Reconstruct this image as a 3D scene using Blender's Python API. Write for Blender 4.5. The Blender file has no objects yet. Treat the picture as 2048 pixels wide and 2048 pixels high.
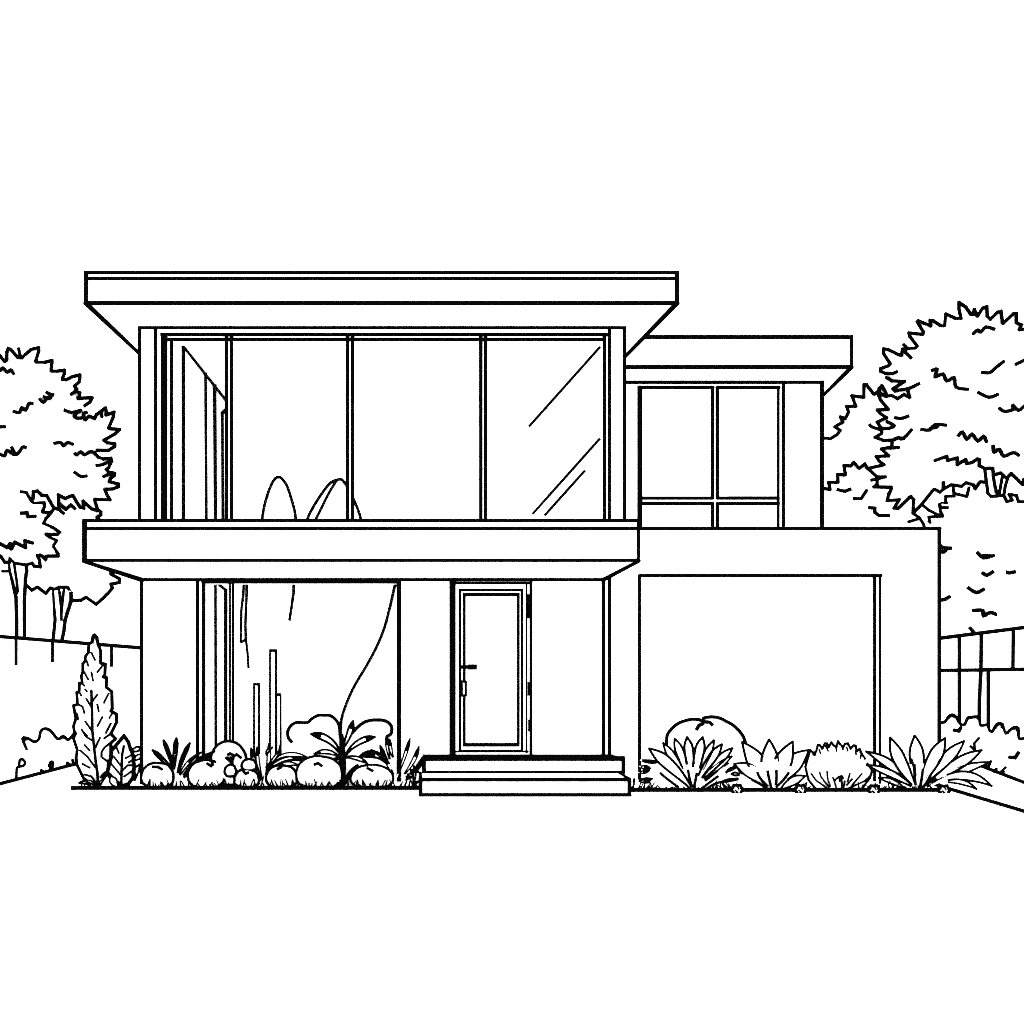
import bpy, math, random
import numpy as np
from mathutils import Vector, geometry as G

# ------------------------------------------------------------------ camera, sky, sun, exposure
S = bpy.context.scene
F = 2268.0            # focal length in pixels of the 2048 px frame
CX, CY = 837.0, 1304.0  # the vanishing point (eye level)
EYE = 1.7
LW = 1.3             # overall line weight
cam = bpy.data.cameras.new('camera'); co = bpy.data.objects.new('camera', cam)
S.collection.objects.link(co); S.camera = co
co.location = (0, 0, EYE); co.rotation_euler = (math.radians(90), 0, 0)
cam.sensor_width = 36; cam.lens = F/2048*36
cam.shift_x = (1024-CX)/2048; cam.shift_y = -(1024-CY)/2048
cam.clip_end = 3000; cam.clip_start = 0.05

w = bpy.data.worlds.new('World'); S.world = w; w.use_nodes = True
nt = w.node_tree; nt.nodes.clear()
out = nt.nodes.new('ShaderNodeOutputWorld'); bg = nt.nodes.new('ShaderNodeBackground')
sky = nt.nodes.new('ShaderNodeTexSky'); sky.sky_type = 'NISHITA'; sky.sun_disc = False
sky.sun_elevation = math.radians(55); sky.sun_rotation = math.radians(190)
cloud = nt.nodes.new('ShaderNodeMixRGB'); cloud.inputs[0].default_value = 0.985   # dense white cloud over the sky
cloud.inputs[2].default_value = (10.0, 10.0, 10.0, 1)
nt.links.new(sky.outputs[0], cloud.inputs[1]); nt.links.new(cloud.outputs[0], bg.inputs[0])
bg.inputs[1].default_value = 0.12; nt.links.new(bg.outputs[0], out.inputs[0])

sl = bpy.data.lights.new('sun', 'SUN'); sl.energy = 0.5; sl.angle = math.radians(40); sl.color = (1, .98, .95)
so = bpy.data.objects.new('sun', sl); S.collection.objects.link(so)
so.rotation_euler = (math.radians(35), 0, math.radians(-10))
S.view_settings.view_transform = 'Standard'; S.view_settings.look = 'None'
S.view_settings.gamma = 1; S.view_settings.exposure = 2.2
S.cycles.use_denoising = False
S.cycles.filter_width = 1.1
S.cycles.max_bounces = 16; S.cycles.diffuse_bounces = 10; S.cycles.transparent_max_bounces = 32
S.cycles.sample_clamp_indirect = 0

# ------------------------------------------------------------------ materials
def mat(name, col, rough=1.0, spec=0.0, var=0.0):
    m = bpy.data.materials.new(name); m.use_nodes = True
    n = m.node_tree; b = n.nodes['Principled BSDF']
    b.inputs['Base Color'].default_value = (*col, 1); b.inputs['Roughness'].default_value = rough
    b.inputs['Specular IOR Level'].default_value = spec
    if var:
        t = n.nodes.new('ShaderNodeTexNoise'); t.inputs['Scale'].default_value = 6
        r = n.nodes.new('ShaderNodeValToRGB')
        r.color_ramp.elements[0].color = (*[c-var for c in col], 1); r.color_ramp.elements[1].color = (*col, 1)
        tc = n.nodes.new('ShaderNodeTexCoord'); n.links.new(tc.outputs['Object'], t.inputs[0])
        n.links.new(t.outputs[0], r.inputs[0]); n.links.new(r.outputs[0], b.inputs['Base Color'])
    return m
INK = mat('black_line', (.0006, .0006, .0006))
PLASTER = mat('white_plaster', (.92, .92, .92), var=.02)
PAPER = mat('white_leaf', (.93, .93, .93), var=.02)
STONE = mat('white_stone', (.92, .92, .92), var=.03)
GROUND = mat('white_ground', (.92, .92, .92), var=.02)
GLASS = bpy.data.materials.new('clear_glass'); GLASS.use_nodes = True
n = GLASS.node_tree; n.nodes.clear()
o_ = n.nodes.new('ShaderNodeOutputMaterial'); mx = n.nodes.new('ShaderNodeMixShader')
tr = n.nodes.new('ShaderNodeBsdfTransparent'); gl = n.nodes.new('ShaderNodeBsdfGlossy'); gl.inputs['Roughness'].default_value = .02
mx.inputs[0].default_value = .0005
n.links.new(tr.outputs[0], mx.inputs[1]); n.links.new(gl.outputs[0], mx.inputs[2]); n.links.new(mx.outputs[0], o_.inputs[0])

# ------------------------------------------------------------------ helpers
def W(px, py, Y):
    return Vector(((px-CX)*Y/F, Y, EYE-(py-CY)*Y/F))
def X(px, Y): return (px-CX)*Y/F
def Z(py, Y): return EYE-(py-CY)*Y/F

def smooth(pts, n=6, closed=False):
    p = [Vector(q) for q in pts]; o = []
    N = len(p)
    for i in range(N if closed else N-1):
        if closed: a, b, c, d = p[(i-1) % N], p[i], p[(i+1) % N], p[(i+2) % N]
        else: a, b, c, d = p[max(i-1, 0)], p[i], p[i+1], p[min(i+2, N-1)]
        for k in range(n):
            t = k/n
            o.append(tuple(.5*((2*b)+(c-a)*t+(2*a-5*b+4*c-d)*t*t+(3*b-a-3*c+d)*t**3)))
    if not closed: o.append(tuple(p[-1]))
    return o

class Part:
    """collects solid geometry (slot 0) and black line beads (slot 1) into ONE mesh object"""
    def __init__(s, m=None):
        s.v = []; s.f = []; s.mi = []; s.m = m or PLASTER; s.hf = None
    def add(s, vs, fs, mi=0):
        b = len(s.v); s.v += [tuple(q) for q in vs]
        s.f += [tuple(b+i for i in q) for q in fs]; s.mi += [mi]*len(fs)
    def wbox(s, x0, x1, y0, y1, z0, z1, mi=0):
        vs = [(x, y, z) for z in (z0, z1) for y in (y0, y1) for x in (x0, x1)]
        s.add(vs, [(0, 2, 3, 1), (4, 5, 7, 6), (0, 1, 5, 4), (2, 6, 7, 3), (0, 4, 6, 2), (1, 3, 7, 5)], mi)
    def box(s, px0, py0, px1, py1, Y0, Y1, mi=0):   # a box whose front face spans those limits at distance Y0
        s.wbox(X(px0, Y0), X(px1, Y0), Y0, Y1, Z(py1, Y0), Z(py0, Y0), mi)
    def seg(s, a, b, r0, r1=None):
        a = Vector(a); b = Vector(b); d = b-a
        if d.length < 1e-7: return
        r1 = r0 if r1 is None else r1
        d.normalize(); a2 = a-d*r0*.55; b2 = b+d*r1*.55
        u = d.cross(Vector((0, 1, 0)))
        if u.length < 1e-3: u = d.cross(Vector((0, 0, 1)))
        u.normalize(); v = d.cross(u)
        vs = []
        for c, r in ((a2, r0), (b2, r1)):
            for k in range(8):
                t = math.pi*2*k/8
                vs.append(c+u*math.cos(t)*r+v*math.sin(t)*r)
        fs = [(k, (k+1) % 8, 8+(k+1) % 8, 8+k) for k in range(8)]
        s.add(vs, fs+[tuple(range(7, -1, -1)), tuple(range(8, 16))], 1)
    def wink(s, pts, w=6.4, Yr=None):       # line bead through world points
        for a, b in zip(pts, pts[1:]):
            s.seg(a, b, LW*w/2*(Yr or a[1])/F, LW*w/2*(Yr or b[1])/F)
    def ink(s, pts, w=6.4, Y=14.5, closed=False, eps=0.0):  # traced polyline lying at distance Y / on this part's swollen front
        if closed: pts = list(pts)+[pts[0]]
        if s.hf:
            q = []
            for a, b in zip(pts, pts[1:]):
                L = math.hypot(b[0]-a[0], b[1]-a[1]); k = max(1, int(L/5))
                q += [(a[0]+(b[0]-a[0])*i/k, a[1]+(b[1]-a[1])*i/k) for i in range(k)]
            q.append(pts[-1])
            H = s.hf(q)
            e_ = eps+.5*LW*w*s.Y/F
            s.wink([W(p[0], p[1], s.Y-h-e_) for p, h in zip(q, H)], w)
        else:
            s.wink([W(p[0], p[1], Y) for p in pts], w)
    def rect(s, x0, y0, x1, y1, w=6.4, Y=14.5):
        s.ink([(x0, y0), (x1, y0), (x1, y1), (x0, y1), (x0, y0)], w, Y)
    def blob(s, poly, Y, D, step=None):
        """a solid swollen from a closed outline: its rim at distance Y, bulging D to the front and to the back"""
        P = np.array(poly, float); A = P; B = np.roll(P, -1, 0)
        def dist(q):
            q = np.array(q, float)[:, None, :]
            AB = (B-A)[None]; t = ((q-A[None])*AB).sum(2)/np.maximum((AB**2).sum(2), 1e-9)
            t = np.clip(t, 0, 1)[..., None]
            return np.sqrt((((q-(A[None]+AB*t)))**2).sum(2)).min(1)
        def inside(q):
            q = np.array(q, float); c = np.zeros(len(q), bool)
            for (x0, y0), (x1, y1) in zip(A, B):
                if y0 == y1: continue
                hit = ((y0 > q[:, 1]) != (y1 > q[:, 1])) & (q[:, 0] < (x1-x0)*(q[:, 1]-y0)/(y1-y0)+x0)
                c ^= hit
            return c
        x0, y0 = P.min(0); x1, y1 = P.max(0)
        st = step or max(3.0, min(x1-x0, y1-y0)/9)
        g = np.array([(x, y) for x in np.arange(x0+st/2, x1, st) for y in np.arange(y0+st/2, y1, st)])
        if len(g):
            g = g[inside(g)]; g = g[dist(g) > st*.45] if len(g) else g
        R = max(dist(g).max() if len(g) else 1.0, 1.0)
        def h(q):
            d = np.minimum(dist(q)/R, 1)*inside(q)
            return D*np.maximum(0, 1-(1-d)**2)**.8
        nb = len(P); allp = [Vector(p) for p in P]+[Vector(p) for p in g]
        r = G.delaunay_2d_cdt(allp, [(i, (i+1) % nb) for i in range(nb)], [], 1, 1e-4)
        vv = [tuple(v) for v in r[0]]
        H = h(vv); dd = dist(vv); H[dd < .01] = 0
        fs = []
        cen = [np.mean([vv[i] for i in f], 0) for f in r[2]]
        ok = inside(cen) if cen else []
        fs = [f for f, k in zip(r[2], ok) if k]
        front = [W(p[0], p[1], Y-k) for p, k in zip(vv, H)]
        back = [W(p[0], p[1], Y+.0004) + Vector((0, k, 0)) for p, k in zip(vv, H)]
        s.add(front, [tuple(f) for f in fs]); s.add(back, [tuple(reversed(f)) for f in fs])
        s.hf = h; s.Y = Y
    def build(s, name, parent=None, origin=None):
        me = bpy.data.meshes.new(name)
        me.from_pydata(s.v, [], s.f); me.update()
        me.materials.append(s.m); me.materials.append(INK)
        me.polygons.foreach_set('material_index', s.mi)
        o = bpy.data.objects.new(name, me); S.collection.objects.link(o)
        if origin is None and not parent and s.v:
            a = np.array(s.v); origin = Vector(((a[:, 0].min()+a[:, 0].max())/2, (a[:, 1].min()+a[:, 1].max())/2, a[:, 2].min()))
        if origin is not None:
            me.transform(__import__('mathutils').Matrix.Translation(-Vector(origin))); o.location = origin
        if parent:
            o.parent = parent
            r = parent; off = Vector()
            while r: off += r.location; r = r.parent
            me.transform(__import__('mathutils').Matrix.Translation(-off))
        return o
def tag(o, label=None, cat=None, group=None, kind=None):
    if label: o['label'] = label
    if cat: o['category'] = cat
    if group: o['group'] = group
    if kind: o['kind'] = kind
    return o
def empty(name, loc, label, cat, group=None):
    o = bpy.data.objects.new(name, None); S.collection.objects.link(o); o.location = loc; o.empty_display_size = .2
    return tag(o, label, cat, group)
def Q(pts, k, ox, oy):   # enlarged tracing -> frame pixels
    return [(ox+x/k, oy+y/k) for x, y in pts]

# ------------------------------------------------------------------ ground
p = Part(GROUND); p.wbox(-400, 400, -60, 1500, -.5, 0)
tag(p.build('ground'), 'flat white ground running to the horizon', kind='structure')
def ground_strip(name, a, b, w, label):
    p = Part(GROUND)
    A = W(a[0], a[1], EYE*F/(a[1]-CY)); B = W(b[0], b[1], EYE*F/(b[1]-CY))
    d = (B-A).normalized(); nrm = Vector((-d.y, d.x, 0))*.05
    lo = [A-nrm, A+nrm, B+nrm, B-nrm]
    vs = [v+Vector((0, 0, -.02)) for v in lo]+[v+Vector((0, 0, .004)) for v in lo]
    p.add(vs, [(3, 2, 1, 0), (4, 5, 6, 7), (0, 1, 5, 4), (1, 2, 6, 5), (2, 3, 7, 6), (3, 0, 4, 7)])
    p.wink([A+Vector((0,0,.02)), B+Vector((0,0,.02))], w)
    tag(p.build(name), label, kind='structure')
ground_strip('lawn_edge', (-60, 1587), (156, 1530), 7.5, 'black lawn edge running back left of the cone shrub')
ground_strip('path', (1872, 1573), (2110, 1645), 7, 'near edge of the path at the right, a black line on the ground')
ground_strip('path', (1960, 1534), (2110, 1592), 7, 'far edge of the path at the right, below the hedge')

# ------------------------------------------------------------------ house
YF = 14.5
house = empty('house', (0, YF, 0), 'modern white two storey house with wide flat roofs and large windows', 'house')
# ground storey walls
p = Part()
bot = 1569.8
for a, b in ((283, 395), (797, 903), (1061, 1208)): p.box(a, 1159, b, bot, YF, YF+.15)
p.box(395, 1159, 797, 1165, YF, YF+.15); p.box(903, 1159, 1061, 1163, YF+.001, YF+.15)
p.box(395, 1552, 797, bot, YF, YF+.15)
xl, xr = X(283, YF), X(1208, YF)
p.wbox(xl, xl+.15, YF+.151, 20.5, 0, 2.62); p.wbox(xr-.15, xr, YF+.151, 20.5, 0, 2.62)
p.wbox(xl, xl+.3, 20.501, 20.65, 0, 2.62); p.wbox(xr-.3, xr, 20.501, 20.65, 0, 2.62); p.wbox(xl+.151, xr-.151, YF+.16, 20.49, 0.01, .36)  # unseen rear wall left mostly open, added opening brightens the rooms
p.ink([(283, 1159), (283, 1566)], 6.2, YF); p.ink([(798, 1162), (798, 1560)], 7.5, YF)
p.ink([(283, 1159), (1208, 1159)], 6.2, YF)
p.ink([(1207, 1159), (1207, 1513)], 6.4, YF)
p.wink([(xl-.02, 20.65, 0), (xl-.02, 20.65, 2.6)]); p.wink([(xr+.02, 20.65, 0), (xr+.02, 20.65, 2.6)])
p.build('wall', house)
# pier inside, left of the ground window
p = Part(); xp = X(431, 14.8)
p.wbox(xl+.16, xp, 14.8, 15.5, .37, 2.6)
p.ink([(431, 1166), (432, 1560)], 4.6, 14.78); p.wink([W(431, 1164, 14.78), W(452, 1180, 15.5)], 4.6)
p.build('interior_pier', house)
# narrow corner trim between porch wall and garage
p = Part(); p.wbox(xr+.002, X(1219, YF), YF+.0, YF+.12, 0, 2.66)
p.ink([(1219, 1156), (1219, 1514)], 6.2, YF); p.build('corner_trim', house)

# terrace slab
YS = 12.2
p = Part()
zt = Z(1041, YS); zb = Z(1120.5, YS); zw = Z(1156, YF)
x0, x1 = X(169, YS), X(1277, YS)
v = [(x0, YS, zb), (x1, YS, zb), (x1, YS, zt), (x0, YS, zt),
     (xl-.01, YF-.001, zw), (xr, YF-.001, zw), (xr, YF-.001, zt), (xl-.01, YF-.001, zt)]
p.add(v, [(0, 1, 2, 3), (5, 4, 7, 6), (4, 5, 1, 0), (3, 2, 6, 7), (4, 0, 3, 7), (1, 5, 6, 2)])
p.wbox(xl, xr-.01, YF, 20.6, zw+.001, zt-.001)
p.rect(169, 1041, 1277, 1120.5, 6.0, YS); p.ink([(169, 1041), (169, 1120)], 8.5, YS)
p.ink([(169, 1057), (1277, 1057)], 6, YS)
p.wink([W(169, 1122, YS), W(284, 1160, YF)], 8.6); p.wink([W(1277, 1122, YS), W(1208, 1159, YF)], 7.4)
p.build('terrace_slab', house)

# upper storey walls
p = Part()
ul, ur = X(279, YF), X(1249, YF); zu0 = zt+.002; zu1 = Z(655, YF)
bu = 1304-(zu0-EYE)*F/YF
p.box(279, 655, 325, bu, YF, YF+.15); p.box(1219, 655, 1249, bu, YF, YF+.15); p.box(325, 655, 1219, 669, YF, YF+.15)
p.wbox(ul, ul+.12, YF+.151, 20.5, zu0, zu1-.002); p.wbox(ur-.12, ur, YF+.151, 20.5, zu0, zu1-.002)
p.wbox(ul, ul+.3, 20.501, 20.65, zu0, zu1-.002); p.wbox(ur-.3, ur, 20.501, 20.65, zu0, zu1-.002)  # rear again open between corner posts to light the upper room
p.ink([(279, 1066), (279, 655), (1249, 655), (1249, 1050)], 6.2, YF); p.ink([(311, 656), (311, 1060)], 6, YF)
p.ink([(325.5, 669), (325.5, 1060)], 6.8, YF)
p.wink([(ul-.02, 20.65, zu0), (ul-.02, 20.65, zu1-.03)]); p.wink([(ur+.02, 20.65, zu0), (ur+.02, 20.65, zu1-.03)])
p.build('wall', house)
# interior side wall with panel joints, seen through the window
p = Part(); zc = 1.7+609*15/F; xi = X(367, 15)
p.wbox(ul+.13, xi, 15.0, 18.6, zt+.003, zc)
p.ink([(367, 695), (367, 1060)], 6, 14.97)
p.wink([(xi+.01, 14.98, zc), (xi+.03, 18.5, zc)], 4.6)
for px, ww in ((407, 5), (425.5, 6)):
    Yj = (CX-px and -xi*F/(CX-px)); p.wink([(xi+.03, Yj, zc), (xi+.055, Yj-.06, zt+.01)], ww)
Yj = -xi*F/(CX-441); p.wink([(xi+.03, Yj, Z(826, Yj)), (xi+.04, Yj, zt+.01)], 5)
p.wink([(xi+.03, Yj, Z(826, Yj)), (xi+.05, Yj+.35, Z(818, Yj+.35))], 6); p.build('interior_wall', house)

# main window
win = Part()
win.box(331, 669, 343, bu, YF+.004, YF+.11); win.box(1209, 669, 1219, bu, YF+.004, YF+.11)
win.box(343, 669, 1209, 679, YF+.004, YF+.11); win.box(343, 1075, 1209, bu, YF+.03, YF+.11)
win.ink([(331, 669), (331, 1060)], 6.4, YF); win.ink([(343, 678), (343, 1060)], 5.6, YF)
win.ink([(323, 669), (1219, 669)], 6, YF); win.ink([(335, 679), (1209, 679)], 5.8, YF)
win.ink([(1209, 670), (1209, 1060)], 6, YF); win.ink([(1219, 656), (1219, 1060)], 5.6, YF)
win.ink([(1210, 669), (1219, 669)], 4, YF)
wo = win.build('window', house)
for a, b in ((453, 463), (695, 705), (961.5, 971)):
    m = Part(); m.box(a, 670, b, 1090, YF+.0035, YF+.10)
    m.ink([(a, 671), (a, 1060)], 6, YF+.001); m.ink([(b, 671), (b, 1060)], 6, YF+.001); m.build('mullion', wo)
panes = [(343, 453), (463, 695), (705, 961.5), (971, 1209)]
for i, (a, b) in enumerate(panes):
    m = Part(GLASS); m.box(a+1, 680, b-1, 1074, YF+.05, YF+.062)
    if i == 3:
        for s_ in (((1199, 695), (1059, 852)), ((1199, 878), (1066, 1027)), ((1169, 942), (1090, 1030))): m.ink(s_, 4.6, YF+.05)  # glass reflection painted on as slanting black strokes
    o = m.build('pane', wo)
    if i == 3: o['label'] = 'pane with three slanting reflection strokes drawn on it'

# main roof
YR = 13.48
p = Part(); zb = Z(603.5, YR); zr = Z(545, YR)
fl, fr = X(172, YR), X(1354, YR); ml, mr = X(286.5, 16), X(1249, 16)
ring = [(fl, YR), (fr, YR), (mr, 16), (mr, 16.2), (ur-.004, 16.2), (ur-.004, 20.9), (ml, 20.9), (ml, 16)]
vs = [(x, y, zb) for x, y in ring]+[(x, y, zr) for x, y in ring]
p.add(vs, [(7, 6, 5, 4, 3, 2, 1, 0), (8, 9, 10, 11, 12, 13, 14, 15)]+[(i, (i+1) % 8, 8+(i+1) % 8, 8+i) for i in range(8)])
p.rect(172, 545, 1354, 606, 6.4, YR); p.ink([(172, 545), (172, 606)], 7.5, YR); p.ink([(1354, 545), (1354, 606)], 7.5, YR)
p.ink([(172, 606), (1354, 606)], 7.6, YR); p.ink([(174, 557), (1352, 557)], 6, YR)
p.wink([W(172, 607, YR), (ml, 16, zb), (ml, 18, zb)], 8, 14.2); p.wink([W(1354, 607, YR), (mr, 16, zb), (mr, 16.2, zb)], 8, 14.2)
p.build('roof', house)

# wing upper storey
YW = 17.2; YV = 16.3
wr = X(1644, YW); wl = ur+.002; z1 = Z(764.5, YW); zg = Z(1057, YF)
p = Part()
def wb(a, b, c, d): p.box(a, c, b, d, YW, YW+.15)
bw = 1304-(zg-.2-EYE)*F/YW
p.wbox(wl, X(1280, YW), YW, YW+.15, zg-.2, z1); wb(1280, 1557, 764.5, 774); wb(1557, 1644, 764.5, bw); wb(1280, 1557, 1066, bw)
p.wbox(wr-.15, wr, YW+.151, 20.5, zg, z1-.001); p.wbox(wl, wl+.1, 20.501, 20.65, zg, z1-.001); p.wbox(wr-.5, wr, 20.501, 20.65, zg, z1-.001); p.wbox(wl+.02, wr-.02, 20.51, 20.63, z1-.1, z1-.012)  # wing rear kept open under the lintel to let light in
p.ink([(1240, 764.5), (1646, 764.5)], 6, YW); p.ink([(1644, 765), (1644, 1075)], 7.6, YW)
p.ink([(1567, 765), (1567, 1075)], 5.6, YW)
p.wink([(wr+.02, 20.65, zg), (wr+.02, 20.65, z1-.03)])
p.build('wall', house)
win = Part(); win.box(1276, 774, 1281, 1070, YW+.02, YW+.1); win.box(1557, 774, 1564, 1070, YW+.003, YW+.1)
win.ink([(1278, 774), (1278, 1075)], 5.5, YW-.005); win.ink([(1282, 774), (1282, 1075)], 5, YW-.005); win.ink([(1556.5, 775), (1556.5, 1075)], 4.8, YW)
win.ink([(1280, 775), (1425, 775)], 6.2, YW); win.ink([(1435, 775), (1558, 775)], 6.2, YW)
wo = win.build('window', house)
m = Part(); m.box(1425, 775, 1435, 1070, YW+.01, YW+.09)
m.ink([(1425, 775), (1425, 996)], 6, YW); m.ink([(1435, 775), (1435, 996)], 6, YW)
m.ink([(1425, 1007), (1425, 1075)], 6, YW); m.ink([(1435, 1007), (1435, 1075)], 6, YW); m.build('mullion', wo)
m = Part()
for a, b in ((1281, 1425), (1435, 1557)):
    m.box(a, 996, b, 1007, YW+.012, YW+.088)
    m.ink([(a, 996), (b, 996)], 5.6, YW); m.ink([(a, 1007), (b, 1007)], 6, YW)
m.build('transom', wo)
for a, b in ((1281, 1425), (1435, 1557)):
    for c, d in ((775, 996), (1007, 1066)):
        m = Part(GLASS); m.box(a+.5, c, b-.5, d, YW+.04, YW+.05); m.build('pane', wo)
p = Part(); zb = Z(731.5, YV); zr = Z(674, YV)
fr, mr = X(1703, YV), X(1646, 18.18)
ring = [(wl, YV), (fr, YV), (mr, 18.18), (mr, 20.9), (wl, 20.9)]
vs = [(x, y, zb) for x, y in ring]+[(x, y, zr) for x, y in ring]
p.add(vs, [(4, 3, 2, 1, 0), (5, 6, 7, 8, 9)]+[(i, (i+1) % 5, 5+(i+1) % 5, 5+i) for i in range(5)])
p.ink([(1230, 674), (1703, 674)], 7.2, YV); p.ink([(1230, 734), (1703, 734)], 7.2, YV); p.ink([(1703, 673), (1703, 734)], 6.2, YV)
p.wink([W(1703, 735, YV), (mr, 18.18, zb)], 7.4, 16)
p.build('roof', house)

# garage
gr = X(1879, YF); p = Part(); gl_ = X(1219, YF)+.002
p.wbox(gl_, X(1279, YF), YF, YF+.16, 0, zg); p.box(1279, 1057, 1760, 1151, YF, YF+.16); p.wbox(X(1760, YF), gr, YF, YF+.16, 0, zg)
p.wbox(gr-.16, gr, YF+.161, 20.5, 0, zg-.001); p.wbox(gl_, gr, 20.501, 20.65, 0, zg-.001)
p.ink([(1277, 1057), (1879, 1057)], 6, YF); p.ink([(1878.5, 1057), (1878.5, 1568)], 6.6, YF)
p.ink([(1279, 1151), (1762, 1151)], 5.8, YF); p.ink([(1279, 1151), (1279, 1560)], 5.6, YF); p.ink([(1760, 1151), (1760, 1566)], 4.6, YF)
p.wink([(gr+.02, 20.65, 0), (gr+.02, 20.65, zg)]); p.wink([(gr, YF, zg), (gr, 20.65, zg)])
p.build('wall', house)
p = Part(); p.wbox(gl_+.02, gr-.17, YF+.165, 20.49, zg-.25, zg-.05); p.build('roof', house)
p = Part(); p.wbox(X(1279, YF)-.1, X(1760, YF)+.05, 14.665, 14.72, 0.005, Z(1151, YF)+.05)
p.ink([(1750, 1152), (1750, 1560)], 6.6, 14.64); p.build('garage_door', house)

# ground window
win = Part()
win.box(395, 1165, 407, 1552, YF+.002, YF+.1); win.box(407, 1165, 797, 1168, YF+.03, YF+.1); win.box(407, 1548, 797, 1552, YF+.03, YF+.1)
win.ink([(395, 1160), (395, 1560)], 6, YF); win.ink([(407, 1160), (407, 1560)], 6, YF); win.ink([(405, 1163.5), (797, 1163.5)], 6, YF)
wo = win.build('window', house)
m = Part(); m.box(452, 1168, 466, 1548, YF+.008, YF+.09)
m.ink([(451.5, 1180), (451.5, 1550)], 6.2, YF+.01); m.ink([(460, 1166), (460, 1550)], 4, YF+.01); m.ink([(466, 1166), (466, 1550)], 4.2, YF+.01)
m.build('mullion', wo)
for a, b in ((407, 452), (466, 797)):
    m = Part(GLASS); m.box(a+.5, 1168, b-.5, 1548, YF+.05, YF+.06); m.build('pane', wo)

# front door
fr_ = Part()
fr_.box(903, 1163, 920, 1511, YF+.003, YF+.1); fr_.box(1044, 1163, 1061, 1511, YF+.003, YF+.1)
fr_.box(920, 1163, 1044, 1180, YF+.003, YF+.1); fr_.box(920, 1503, 1044, 1511, YF+.003, YF+.1)
d = fr_
d.ink([(905, 1162), (905, 1511)], 10, YF); d.ink([(903, 1166), (1060, 1166)], 4.2, YF)
d.ink([(1053, 1166), (1053, 1505)], 3.2, YF); d.ink([(1062, 1162), (1062, 1512)], 5, YF)
d.ink([(1058, 1190), (1058, 1235)], 5, YF); d.ink([(1058, 1365), (1058, 1390)], 4, YF); d.ink([(1058, 1440), (1058, 1462)], 3, YF)
d.ink([(909, 1503), (1056, 1503)], 3, YF)
do = d.build('door', house)
m = Part(); 
m.box(920, 1180, 929, 1502, YF+.005, YF+.07); m.box(1037, 1180, 1044, 1502, YF+.005, YF+.07)
m.box(929, 1180, 1037, 1190, YF+.005, YF+.07); m.box(929, 1489, 1037, 1502, YF+.005, YF+.07)
m.rect(920, 1180, 1044, 1502, 4.4, YF); m.rect(928.5, 1189, 1036.5, 1489.5, 4.6, YF)
m.ink([(928, 1189), (1037, 1189)], 6, YF); m.ink([(928, 1489.5), (1036, 1489.5)], 6, YF); m.build('door_leaf', do)
m = Part(); m.box(929, 1190, 1037, 1489, YF+.012, YF+.05); m.build('door_panel', do)
m = Part(); m.wink([W(922, 1334, YF-.01), W(934, 1334, YF-.01), W(934, 1334, YF-.06), W(951, 1334, YF-.06)], 6)
m.wink([W(938, 1334, YF-.06), W(951, 1334, YF-.06)], 8.5); m.build('handle', do)
m = Part(); m.box(923, 1361, 932, 1392, YF-.02, YF+.01); m.rect(923.5, 1363, 931.5, 1391, 4.2, YF-.02); m.build('lock', do)

# steps
for (a, b, top, botm, Y0, z0, z1_) in ((841, 1259, 1559, 1591, 13.39, 0, None), (848, 1247, 1517, 1547, 14.09, None, None)):
    m = Part()
    if Y0 < 14:
        zt1 = Z(1559, Y0); m.wbox(X(a, Y0), X(b, Y0), Y0, YF-.005, 0, zt1)
        m.rect(a, 1559, b, 1590, 6.6, Y0-.01); m.ink([(a-1, 1591), (b+1, 1591)], 7.8, Y0-.05)
        m.wink([W(b, 1558, Y0), (X(b, Y0), 14.08, zt1)], 5.5, Y0)
        m.wink([W(a, 1558, Y0), (X(a, Y0), 14.08, zt1)], 5.5, Y0)
    else:
        m.wbox(X(a, Y0), X(b, Y0), Y0, YF-.004, zt1+.001, Z(1518, Y0))
        m.rect(a, 1518, b, 1545.5, 6.6, Y0-.01); m.ink([(a, 1516), (b, 1516)], 5.5, Y0)
        m.ink([(a, 1516.5), (b, 1516.5)], 7.6, Y0)
        m.wink([W(b, 1517, Y0), (X(b, Y0)-.1, YF-.05, Z(1518, Y0))], 6, Y0); m.wink([W(a, 1517, Y0), (X(a, Y0), YF-.05, Z(1518, Y0))], 4, Y0)
        m.wink([(X(a, Y0), YF-.02, Z(1518, Y0)), (xr+.1, YF-.02, Z(1518, Y0))], 5.5)
    m.build('step', house)

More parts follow.
